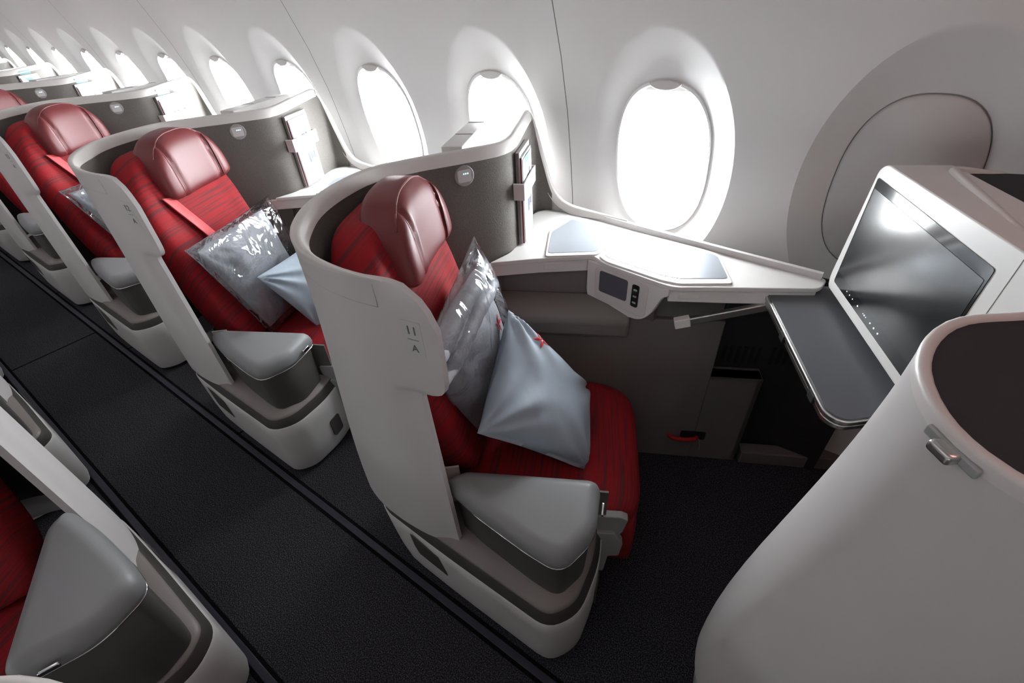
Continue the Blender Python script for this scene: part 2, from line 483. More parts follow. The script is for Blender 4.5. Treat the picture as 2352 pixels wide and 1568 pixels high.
wi = 1
for pnl in range(-1, 7):
    # each sidewall panel carries two windows; its joints are at XC - 1.27*pnl
    x1 = XC - 1.27 * pnl + 1.27 ; x0 = XC - 1.27 * pnl
    if pnl == -1: x1 += 0.0
    parts = []
    rims = []
    for xc in (x1 - PW / 2, x0 + PW / 2):
        V, F, inner = wall_cell(xc, xc > 0); parts.append((V, F)); rims.append((xc, inner))
    # bottom strip
    for za, zb in ((0.0, 0.42),):
        R = [[(x, wall_y(z), z) for x in (x0, x1)] for z in (za, zb)]
        parts.append(grid(R))
    R = [[(x, wall_y(z), z) for x in (x0, x1)] for z in (1.62, 1.7, 1.8)]
    parts.append(grid(R))
    V, F = merge(*parts)
    V = [(x0 + 0.0016 if abs(v[0] - x0) < 1e-4 else (x1 - 0.0016 if abs(v[0] - x1) < 1e-4 else v[0]), v[1], v[2]) for v in V]
    # turned-back edges at the joints
    zz = [0.0, .42, .6, .84, .98, 1.15, 1.33, 1.44, 1.53, 1.62, 1.8]
    o = struct('wall_left' if pnl == -1 else 'wall_left.%03d' % (pnl + 1), V, F, M['wall'], weld=True, auto=24)
    R = [[(x, wall_y(z) + 0.002, z) for x in (x0 - 0.03, x0 + 0.03)] for z in zz]
    struct('trim_%d' % k, *grid(R), M['joint'], smooth=False); k += 1
    for xc, inner in rims:
        plug = xc > 0
        c = Vector((xc, 0, ZC))
        D0 = 0.0
        def ring(f, d): return [(xc + (p[0] - xc) * f, p[1] + d, ZC + (p[2] - ZC) * f) for p in inner]
        if plug:
            # blanked-off window: a plain oval cover plate let into the reveal
            V, F = grid([ring(1.0, 0.0), ring(0.997, 0.006), ring(0.985, 0.006), ring(0.980, -0.004), ring(0.95, -0.010), ring(0.6, -0.012)], closed_v=True)
            F.append(tuple(range(5 * len(inner), 6 * len(inner))))
            w_ = struct('window_%d' % wi, V, F, M['plug'], auto=60)
            V, F = grid([ring(0.9965, 0.0035), ring(0.9845, 0.0035)], closed_v=True)
            struct('trim_%d' % k, V, F, M['plugring']); k += 1
            wi += 1
            continue
        V, F = grid([ring(1.012, -0.001), ring(1.0, -0.006), ring(0.965, -0.004), ring(0.955, 0.004), ring(0.955, 0.05)], closed_v=True)
        fr = struct('window_%d' % wi, V, F, M['frame'], auto=50)
        R = [ring(0.96, 0.04), ring(0.5, 0.04)]
        V, F = grid(R, closed_v=True); F.append(tuple(range(len(inner), 2 * len(inner))))
        mesh('window_pane', V, F, M['pane'], fr)
        # shade, drawn down a little at the top, with its finger tab
        zt = ZC + 0.222 * 0.955
        zs = ZC + 0.212
        top = [p for p in ring(0.957, 0.022) if p[2] > zs]
        V = [(p[0], p[1], p[2]) for p in top]; V2 = [(p[0], p[1] + 0.004, p[2]) for p in top]
        n = len(top)
        mesh('window_shade', V + V2, [tuple(range(n)), tuple(range(2 * n - 1, n - 1, -1))] + [(i, (i + 1) % n, n + (i + 1) % n, n + i) for i in range(n)], M['shade'], fr, smooth=False)
        tab = []
        yt = wall_y(ZC + 0.225) + 0.038
        zc = ZC + 0.246
        lo = [(xc + 0.048 * math.cos(a), zc - 0.004 + 0.020 * math.sin(a)) for a in [math.pi + math.pi * i / 12 for i in range(13)]]
        hi = [(xc + 0.048 - 0.096 * i / 12, zc - 0.004 + 0.008 * math.sin(math.pi * i / 12)) for i in range(1, 12)]
        V, F = pprism(lo + hi, (0, yt - 0.014, 0), (1, 0, 0), (0, 0, 1), (0, 1, 0), 0.0, 0.022)
        mesh('shade_tab', V, F, M['shade'], fr, smooth=True, bevel=0.003)
        # portal so the daylight is sampled through the opening
        pl = area('daylight_portal', (xc, wall_y(ZC) + 0.11, ZC), (0.32, 0.52), 1.0, (1, 1, 1), (math.radians(-90), 0, 0))
        pl.data.cycles.is_portal = True
        wi += 1

# ceiling with stowage bins, far side wall and end walls (close the cabin)
struct('ceiling', *grid([[(-14, y, z), (2.6, y, z)] for y, z in ((1.22, 1.80), (0.95, 1.78), (0.62, 1.98), (0.5, 2.28), (-1.2, 2.34), (-3.0, 2.2), (-4.05, 1.8))]), M['ceil'])
struct('wall_right', *grid([[(-14, y, z), (2.6, y, z)] for y, z in ((-4.05, 1.8), (-4.1, 1.0), (-4.1, 0.0))]), M['far'])
for i in range(22):
    xc = 2.0 - PW * i
    V = [(xc + 0.14 * math.copysign(abs(math.cos(a)) ** 0.8, math.cos(a)), -4.09, 1.06 + 0.21 * math.copysign(abs(math.sin(a)) ** 0.8, math.sin(a))) for a in [2 * math.pi * j / 32 for j in range(32)]]
    struct('window_%d' % (wi + i), V, [tuple(range(32))], M['daylit'], smooth=False)
struct('wall_front', *box((2.6, -4.1, 0), (2.7, 1.75, 2.4)), M['far'], smooth=False)
struct('wall_back', *box((-14.1, -4.1, 0), (-14.0, 1.75, 2.4)), M['far'], smooth=False)
struct('wall_left.020', *grid([[(x, wall_y(z), z) for x in (XC + 2.54, 2.6)] for z in (0, .42, .84, .98, 1.15, 1.33, 1.44, 1.53, 1.62, 1.8)]), M['wall'])
struct('wall_left.021', *grid([[(x, wall_y(z), z) for x in (-14, XC - 1.27 * 6)] for z in (0, .42, .84, .98, 1.15, 1.33, 1.44, 1.53, 1.62, 1.8)]), M['wall'])


# ------------------------------------------------------------------ privacy shell with aisle pod and armrest
def build_shell(label, ctrl, trim_from, front=True, hook=None, group='seat shells', lean=0.07, kink_y=None):
    """ctrl: rows (x, y, z_top, cap_scale, lean_weight); the outer top line from the aisle front edge round the back to the window"""
    t = thing('privacy_shell', label, 'seat shell', (ctrl[0][0], ctrl[0][1], 0), group)
    S = spline(ctrl, 0.018)
    n = len(S)
    T = np.gradient(S[:, :3], axis=0); Th = T[:, :2] / (np.linalg.norm(T[:, :2], axis=1)[:, None] + 1e-9)
    # smooth the plan headings a little
    for _ in range(2):
        Th[1:-1] = (Th[:-2] + 2 * Th[1:-1] + Th[2:]) / 4; Th /= np.linalg.norm(Th, axis=1)[:, None]
    N = np.stack([Th[:, 1], -Th[:, 0]], 1)           # inward
    sc = np.clip(S[:, 3], 0.2, 1.2); lw = np.clip(S[:, 4], 0, 1)
    def leaned(i, z, off):
        d = lean * lw[i] * (lambda q: q * q * (3 - 2 * q))(min(1, max(0, (S[i, 2] - 0.02 - z) / 0.8)))
        return (S[i, 0] - d + N[i, 0] * off, S[i, 1] - 0.3 * d + N[i, 1] * off, z)
    iend = max(i for i in range(n) if S[i, 1] <= trim_from)     # the outer skin stops at the window corner
    # ---- outer skin
    zs_low = [1.06, 1.0, .96, .93, .915, .905, .897, .890, .884, .877, .868, .855, .8, .72, .64, .56, .48, .40, .35, .318, .305]
    def xfront(z, ztop):
        return float(np.interp(z, [.30, .855, .868, .877, .884, .890, .897, .905, .915, .93, .96, 1.06, ztop - .075, ztop - .05, ztop - .03, ztop - .012, ztop - .003],
                               [0.068, .078, .078, .075, .066, .045, .03, .018, .010, .005, .002, 0.0, 0.003, 0.011, 0.025, 0.046, 0.075]))
    def skin(off, i0, i1, zbot, front, ztopoff=-0.004):
        """a sheet at the given inward offset"""
        R = []
        zz = [None, None, None] + [z for z in zs_low if z > zbot] + [zbot]
        for r, z in enumerate(zz):
            row = []
            for i in range(i0, i1 + 1):
                zt = S[i, 2] + ztopoff
                z_ = zt - (zt - 1.075) * (r / 3.0) if z is None else z
                if z_ > zt: z_ = zt
                row.append(leaned(i, z_, off))
            if front:
                # blend the first columns to the shaped front edge
                zt0 = S[0, 2]
                xf = ctrl[0][0] - xfront(row[0][2], zt0); xs = ctrl[0][0] - 0.14
                for j in range(len(row)):
                    x, y, z_ = row[j]
                    if x > xs:
                        row[j] = (xs + (x - xs) * (xf - xs) / (ctrl[0][0] - xs), y, z_)
            R.append(row)
        return R
    ik = max(i for i in range(n) if S[i, 1] <= kink_y) if kink_y else iend
    def double(i0, i1, zb, fr):
        Ro = skin(0.0, i0, i1, zb, fr); Ri = skin(0.013, i0, i1, zb, fr)
        V, F = merge(grid(Ro), grid(Ri)); a, b = len(Ro), len(Ro[0]); o2 = a * b
        F += [(i * b, (i + 1) * b, o2 + (i + 1) * b, o2 + i * b) for i in range(a - 1)]
        F += [((a - 1) * b + j, (a - 1) * b + j + 1, o2 + (a - 1) * b + j + 1, o2 + (a - 1) * b + j) for j in range(b - 1)]
        F += [(j, j + 1, o2 + j + 1, o2 + j) for j in range(b - 1)]
        return V, F
    V, F = double(0, ik, 0.305, front)
    if ik < iend: V, F = merge((V, F), double(ik, iend, 0.80, False))
    mesh('outer_panel', V, F, M['shell'], t, auto=50)
    ss = [i for i in range(n) if S[i, 1] <= (kink_y or 9) and S[i, 0] <= ctrl[0][0] - 0.115] if front else []
    if ss:
        mesh('panel_seam', *tube([leaned(i, S[i, 2] - 0.058, -0.0002) for i in ss], 0.0005, 5), M['seam'], t, auto=180)
        mesh('panel_seam', *tube([leaned(ss[0], S[ss[0], 2] - 0.012 - 0.046 * q / 4, -0.0002) for q in range(5)], 0.0005, 5), M['seam'], t, auto=180)
    # ---- lining
    i0 = min(i for i in range(n) if S[i, 0] < ctrl[0][0] - 0.10)
    itr = max(i for i in range(n) if S[i, 2] > 0.90)
    R = []
    for r in range(12):
        row = []
        for i in range(i0, itr + 1):
            zt = S[i, 2] - 0.026 * sc[i]
            ky_ = (kink_y if kink_y else 9.0) - 0.03
            f = min(1, max(0, (S[i, 1] - ky_) / 0.04)); zb = 0.40 * (1 - f) + 0.822 * f
            if zb > zt: zb = zt - 0.002
            row.append(leaned(i, zt + (zb - zt) * r / 11, 0.0255 * sc[i] + 0.003))
        R.append(row)
    lining_o = mesh('inner_lining', *grid(R), M['lining'], t, auto=180)
    # ---- cap rail, swept along the whole top line and down the window side
    prof = [(0.0, -0.030), (-0.0012, -0.008), (0.001, -0.002), (0.006, 0.001), (0.017, 0.0005), (0.022, -0.003), (0.031, -0.030), (0.027, -0.033), (0.016, -0.024)]
    C = []
    for i in range(n):
        t3 = Vector(T[i]).normalized(); nn = Vector((N[i, 0], N[i, 1], 0)); u = nn.cross(t3)
        if u.z < 0: u = -u
        base = Vector(S[i, :3])
        if front and base.x > ctrl[0][0] - 0.075: continue
        s_ = sc[i]
        if front: s_ *= min(1.0, 0.15 + max(0.0, ctrl[0][0] - 0.075 - base.x) / 0.25)
        C.append([tuple(base + nn * (p[0] * s_) + u * (p[1] * s_)) for p in prof])
    V, F = grid(C, closed_v=True); m_ = len(prof)
    F.append(tuple(range(m_ - 1, -1, -1))); F.append(tuple(range((len(C) - 1) * m_, len(C) * m_)))
    mesh('cap_rail', V, F, M['cap'], t, auto=55)
    if hook:
        hi = min(range(n), key=lambda i: (S[i, 0] - hook[0]) ** 2 + (S[i, 1] - hook[1]) ** 2)
        o = Vector((S[hi, 0], S[hi, 1], S[hi, 2])); ta = Vector((Th[hi, 0], Th[hi, 1], 0)); nn = Vector((N[hi, 0], N[hi, 1], 0))
        V, F = obox(o - nn * 0.0005 + Vector((0, 0, -0.016)), ta, nn, (0, 0, 1), 0.030, 0.003, 0.006)
        hk = mesh('coat_hook', V, F, M['bracket'], t, bevel=0.002)
        V, F = obox(o - nn * 0.008 + Vector((0, 0, -0.017)), ta, nn, (0, 0, 1), 0.013, 0.008, 0.0065)
        mesh('hook_tab', V, F, M['alu'], hk, bevel=0.004, seg=3)
    return t, S, N, lining_o

POD = rpoly([(-0.93, 0.60), (-0.915, 0.47), (-0.845, 0.392), (-0.60, 0.385), (-0.245, 0.385), (-0.196, 0.46), (-0.212, 0.60), (-0.262, 0.715), (-0.42, 0.66)],
            [.04, .06, .08, .1, .085, .06, .05, .03, .1], 7)

def build_pod(t, raised=False):
    base = resample(POD, 110)
    def rear(poly, k):      # tuck the rear foot forward
        return [(p[0] + k * max(0.0, (-0.72 - p[0])) , p[1]) for p in poly]
    pod = stack([(rear(inset(base, 0.03), 0.75), 0.012), (rear(inset(base, 0.012), 0.62), 0.022), (rear(inset(base, 0.004), 0.45), 0.05), (rear(inset(base, 0.0), 0.25), 0.12), (rear(base, 0.06), 0.22), (base, 0.268), (inset(base, 0.003), 0.272)])
    mesh('pod_body', *pod, M['pod'], t, auto=40)
    st = stack([(inset(base, 0.004), 0.266), (inset(base, 0.003), 0.273), (inset(base, 0.0165), 0.304), (inset(base, 0.022), 0.306)])
    mesh('pod_stripe', *st, M['band'], t, auto=40)
    lg = stack([(inset(base, 0.0175), 0.304), (inset(base, 0.019), 0.309), (inset(base, 0.025), 0.313), (inset(base, 0.05), 0.326)])
    mesh('pod_ledge', *lg, M['ledge'], t, auto=40)
    # grille near the floor and its plate
    g = pprism([(-.717, .262), (-.612, .232), (-.590, .152), (-.70, .165), (-.712, .20)], (0, 0.3845, 0), (1, 0, 0), (0, 0, 1), (0, -1, 0), 0, 0.0018)
    mesh('pod_vent', *g, M['band'], t, smooth=False, bevel=0.0008)
    f0, f1 = Vector((-0.208, 0.575, 0)), Vector((-0.236, 0.66, 0)); d = (f1 - f0).normalized(); nn = Vector((d.y, -d.x, 0))
    g = pprism(rrect(0.0, .085, .055, .17, .012), f0 + nn * 0.001, d, (0, 0, 1), nn, -0.004, 0.003)
    mesh('pod_socket', *g, M['band'], t, smooth=False)
    # armrest: dark bin below, padded grey lid above
    AC = [(-.5985, .4526), (-.571, .509), (-.261, .673), (-.209, .538), (-.2365, .428), (-.3195, .424), (-.49, .4345)]
    dz = 0.0
    if raised:          # armrest set to its upper position
        AC = [(x * 0.95, y * 0.95) for x, y in AC]; dz = 0.07
    AR = [.02, .04, .035, .04, .045, .05, .06]
    a = resample(rpoly(AC, AR, 7), 96)
    mesh('armrest_bin', *rlayers(AC, AR, [(0.020, 0.318), (0.017, 0.38), (0.014, 0.486 + dz), (0.018, 0.491 + dz)]), M['bin'], t, auto=40)
    pad = mesh('armrest_pad', *rlayers(AC, AR, [(d_, z_ + dz) for d_, z_ in [(0.012, 0.486), (0.002, 0.491), (0.0, 0.503), (0.0015, 0.516), (0.005, 0.527), (0.0105, 0.536), (0.018, 0.542), (0.025, 0.5455), (0.033, 0.547)]], 9), M['pad'], t, auto=60)
    # chrome beading round the front of the lid
    b2 = [p for p in inset(a, 0.0035)]
    i0 = min(range(len(b2)), key=lambda i: (b2[i][0] + 0.261) ** 2 + (b2[i][1] - 0.663) ** 2)
    i1 = min(range(len(b2)), key=lambda i: (b2[i][0] + 0.50) ** 2 + (b2[i][1] - 0.434) ** 2)
    lo, hi = sorted((i0, i1))
    run = b2[lo:hi + 1]
    if not any(p[0] > -0.223 for p in run): run = b2[hi:] + b2[:lo + 1]
    mesh('chrome_beading', *tube([(p[0], p[1], 0.4875 + dz) for p in run], 0.0022, 6), M['chrome'], pad, auto=180)
    g = pprism(rrect(-.017, -.006, .017, .006, .004), (-0.2295 * (0.95 if raised else 1), 0.608 * (0.95 if raised else 1), 0.512 + dz), Vector((0.36, -0.93, 0)), (0, 0, 1), (0.94, 0.34, 0), 0, 0.006)
    mesh('release_catch', *g, M['chrome'], pad, bevel=0.0015)
    # white return between shell and armrest
    g = pprism([(0, 0), (0.055, 0.0), (0.055, -0.15), (0, -0.15)], (-0.640, 0.478, 0.515), Vector((0.75, 0.66, 0)).normalized(), (0, 0, 1), (0.66, -0.75, 0), -0.006, 0.0)
    mesh('shell_return', *g, M['cap'], t, smooth=False)
    # inner wall of the pod beside the seat
    g = pprism([(0, 0.02), (0.40, 0.02), (0.40, 0.47), (0, 0.47)], (-0.605, 0.512, 0), AX, (0, 0, 1), LX, 0.0, 0.006)
    mesh('pod_inner_wall', *g, M['lower'], t, smooth=False)

# rows: x, y, z, cap scale, lean
CTRL = [(-.485, .426, 1.136, .3, 0), (-.54, .420, 1.141, .3, 0), (-.60, .407, 1.145, .35, 0), (-.67, .395, 1.148, .45, .0), (-.75, .395, 1.153, .6, .2), (-.815, .411, 1.158, .8, .55),
        (-.876, .447, 1.163, 1, .85), (-.94, .525, 1.167, 1, 1), (-.985, .63, 1.168, 1, 1), (-1.002, .755, 1.168, 1, .9), (-.967, .87, 1.165, 1, .6), (-.910, .975, 1.163, 1, .3),
        (-.868, 1.055, 1.162, 1, .1), (-.850, 1.105, 1.161, 1, 0), (-.855, 1.155, 1.163, 1, 0), (-.885, 1.23, 1.168, 1, 0), (-.925, 1.32, 1.172, 1, 0), (-.957, 1.395, 1.174, 1, 0),
        (-.962, 1.425, 1.168, 1, 0), (-.950, 1.446, 1.140, .95, 0), (-.933, 1.456, 1.09, .9, 0), (-.910, 1.463, 1.01, .85, 0), (-.885, 1.468, .93, .8, 0), (-.855, 1.471, .880, .8, 0), (-.815, 1.472, .859, .85, 0), (-.75, 1.468, .852, .9, 0),
        (-.55, 1.446, .849, .95, 0), (-.30, 1.420, .848, .95, 0), (.03, 1.390, .848, .95, 0)]

def shell_extras(t, S, N, seat_no=None, mags=True):
    # reading light button on the lining, seat number plate, literature strap
    i = min(range(len(S)), key=lambda i: (S[i, 0] + 0.90) ** 2 + (S[i, 1] - 1.00) ** 2)
    nn = Vector((N[i, 0], N[i, 1], 0)); ta = Vector((-nn.y, nn.x, 0)); zz = Vector((0, 0, 1))
    o = Vector((S[i, 0], S[i, 1], 1.098)) + nn * 0.0265
    def disc(r, d0, d1, oo, seg=40): return pprism([(r * math.cos(2 * math.pi * k / seg), r * math.sin(2 * math.pi * k / seg)) for k in range(seg)], oo, ta, zz, nn, d0, d1)
    V, F = disc(0.029, -0.002, 0.0035, o); lp = mesh('reading_light', V, F, M['button'], t, bevel=0.002)
    g = pprism(rrect(-.020, -.017, .020, .017, .006), o, ta, zz, nn, 0.0035, 0.0042)
    mesh('touch_pad', *g, M['plate'], lp, smooth=False)
    parts = []
    for j in (-1, 0, 1): parts.append(obox(o + nn * 0.0045 + ta * (0.006 * j + .004) + zz * 0.006, ta, zz, nn, 0.0012, 0.0012, 0.0004))
    mesh('indicator_led', *merge(*parts), M['led'], lp, smooth=False)
    if seat_no:
        g = pprism(rrect(-.021, -.041, .021, .041, .003), (-0.540, 0.4165, 1.030), (1, -0.02, 0), (0, 0, 1), (0, -1, 0), 0, 0.0016)
        pl = mesh('seat_number_plate', *g, M['plate'], t, smooth=False)
        ax = (1, 0, 0)
        text_mesh('seat_number', seat_no, 0.026, M['ink'], pl, (-0.540, 0.4146, 1.050), ax, (0, 0, 1))
        text_mesh('seat_letter', 'A', 0.022, M['ink'], pl, (-0.540, 0.4146, 1.010), ax, (0, 0, 1))
        mesh('divider_line', *box((-.552, .4140, 1.0305), (-.528, .4149, 1.0315)), M['ink'], pl, smooth=False)

# pocket panel frame (inside face of the shell by the window, where the literature hangs)
PK0 = Vector((-0.822, 1.150, 0)); PK1 = Vector((-0.918, 1.385, 0))
PKD = (PK1 - PK0).normalized(); PKN = Vector((PKD.y, -PKD.x, 0))   # along, and out toward the seat

def pocket_strap(t):
    g = []
    o = PK0 + PKD * -0.02 + PKN * 0.0
    prof = [(0.0, -.004), (0.0, .030), (.182, .030), (.182, -.004), (.175, -.004), (.175, .026), (.007, .026), (.007, -.004)]
    V = []; 
    for z in (0.985, 1.035):
        V += [tuple(o + PKD * a + PKN * b + Vector((0, 0, z))) for a, b in prof]
    k = len(prof); F = [tuple(range(k - 1, -1, -1)), tuple(range(k, 2 * k))] + [(i, (i + 1) % k, k + (i + 1) % k, k + i) for i in range(k)]
    mesh('literature_strap', V, F, M['cap'], t, smooth=False)

# ------------------------------------------------------------------ seat
def build_seat(label, belt=False, group='window seats'):
    t = thing('passenger_seat', label, 'seat', sl(-0.1, -0.94, 0), group)
    # backrest
    def block(s0, l0, z0, hs, hl, hz, e1, e2, fn=None, nu=48, nv=26):
        R = superell(0, hs, hl, hz, e1, e2, nu, nv); V = []
        rows = []
        for r in R:
            rr = []
            for a, l, z in r:
                if fn: a, l, z = fn(a, l, z)
                rr.append(sl(s0 + a, l0 + l, z0 + z))
            rows.append(rr)
        return grid(rows, closed_v=True)
    def back(a, l, z):
        a2 = a - 0.17 * ((z - 0.03) / 0.34) * 0.5
        bol = 0.022 * max(0, abs(l) / 0.215 - 0.62) / 0.38
        if a > 0: a2 += bol
        if z > 0.15: l *= 1 - 0.30 * ((z - 0.15) / 0.215) ** 2
        return a2, l, z
    mesh('backrest', *block(-0.425, -0.972, 0.755, 0.070, 0.222, 0.365, 5, 4, back), M['red'], t, auto=180)
    def cush(a, l, z):
        if z > 0: z += 0.008 * math.cos(a * 9) - 0.012 * max(0, a - 0.15) / 0.1
        return a, l, z
    mesh('seat_cushion', *block(-0.085, -0.985, 0.315, 0.277, 0.262, 0.080, 5, 5.5, cush), M['red'], t, auto=180)
    mesh('leg_rest', *block(0.138, -0.985, 0.195, 0.047, 0.250, 0.150, 4, 6), M['red'], t, auto=180)
    g = pprism([(-.50, -.245), (.10, -.245), (.10, .235), (-.50, .235)], sl(0, -0.985, 0), AX, LX, (0, 0, 1), 0.0, 0.24)
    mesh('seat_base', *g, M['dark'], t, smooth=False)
    # headrest
    hz, hw, hd, z0 = 0.105, 0.164, 0.064, 1.064
    rows = []
    for r in range(41):
        t_ = -math.cos(math.pi * r / 40)
        if t_ > -0.62: W = hw * (max(0.0, 1 - ((t_ + 0.62) / 1.62) ** 2.6)) ** (1 / 2.1)
        else: W = hw * (max(0.0, 1 - ((-0.62 - t_) / 0.38) ** 3.4)) ** (1 / 4.0)
        W = max(W, 0.004); D = max(0.003, hd * (max(0.0, 1 - abs(t_) ** (4.0 if t_ > 0 else 6.0))) ** (1 / (3.0 if t_ > 0 else 4.0)))
        row = []
        for q in range(72):
            u_ = 2 * math.pi * q / 72; cu, su = math.cos(u_), math.sin(u_)
            a = D * math.copysign(abs(cu) ** (2 / 3.6), cu); l = W * math.copysign(abs(su) ** (2 / 3.6), su); u = l / hw
            if a > 0: a += (0.030 * abs(u) ** 2.2 - 0.011 * math.exp(-((abs(u) - 0.60) / 0.040) ** 2) - 0.012 * t_) * min(1.0, D / (hd * 0.6))
            else: a += 0.016 * t_ * min(1.0, D / (hd * 0.6)) if t_ < 0 else -0.006 * t_
            row.append(sl(-0.452 + a, -1.030 + l, z0 + hz * t_))
        rows.append(row)
    V, F = grid(rows, closed_v=True); F.append(tuple(range(71, -1, -1))); F.append(tuple(range(40 * 72, 41 * 72)))
    hd = mesh('headrest', V, F, M['leather'], t, auto=180)
    # piping seams that follow the front of the headrest
    bv = BVHTree.FromPolygons([Vector(v) for v in V], [list(f) for f in F])
    for u in (-0.66, 0.66):
        pts = []
        for j in range(15):
            z = 1.066 - 0.090 + 0.172 * j / 14
            p0 = Vector(sl(0.3, -1.032 + u * 0.166 * (0.97 if u > 0 else 0.97), z))
            h = bv.ray_cast(p0, -AX)
            if h[0] is not None: pts.append(h[0] + AX * 0.0005)
        if len(pts) > 3: mesh('seam', *tube(pts, 0.0022, 6), M['piping'], hd, auto=180)
    pts = []
    for j in range(25):
        u = -0.92 + 1.84 * j / 24
        p0 = Vector(sl(-0.425 + 0.022 * abs(u) ** 2.4, -1.032 + u * 0.166, 1.35)); h = bv.ray_cast(p0, Vector((0, 0, -1)))
        if h[0] is not None and h[0].z > 1.09: pts.append(h[0] + Vector((0, 0, 0.0005)))
    if len(pts) > 3: mesh('seam', *tube(pts, 0.0022, 6), M['piping'], hd, auto=180)
    mesh('headrest_mount', *block(-0.455, -0.88, 0.965, 0.03, 0.03, 0.03, 4, 4, None, 16, 10), M['slot'], t, auto=180)
    # grey recline bracket at the aisle front of the cushion
    o = Vector(sl(0.085, -0.722, 0.0))
    b1 = pprism(rpoly([(-.05, .365), (.045, .372), (.062, .362), (.052, .300), (.030, .262), (-.05, .285)], .006, 3), o, AX, (0, 0, 1), LX, -0.016, 0.006)
    mesh('recline_bracket', *b1, M['bracket'], t, smooth=False, bevel=0.003)
    b2 = pprism(rpoly([(-.055, .300), (.030, .303), (.056, .255), (.050, .190), (.020, .182), (.012, .09), (-.055, .09)], .006, 3), o, AX, (0, 0, 1), LX, -0.008, 0.016)
    mesh('bracket_cover', *b2, M['bracket'], t, smooth=False, bevel=0.003)
    if belt:
        pts = [(-0.775, 0.565, 0.985), (-0.792, 0.582, 0.940), (-0.815, 0.632, 0.87), (-0.845, 0.69, 0.80), (-0.83, 0.75, 0.70), (-0.80, 0.80, 0.60)]
        pts = [tuple(Vector(p) ) for p in pts]
        L_, R_ = [], []
        w = Vector(sl(0, 0.024, 0)); 
        for s_, l_, z in ((-0.40, -.86, .985), (-0.385, -.875, .94), (-0.36, -.905, .86), (-0.33, -.94, .76), (-0.30, -.97, .66), (-0.27, -1.0, .56)):
            L_.append([sl(s_ + d, l_ + e, z + e * 0.25) for d, e in ((0.0, -.024), (0.004, -.022), (0.004, .022), (0.0, .024))])
        V, F = grid(L_, closed_v=True)
        mesh('shoulder_belt', V, F, M['strap'], t, auto=60)
    return t

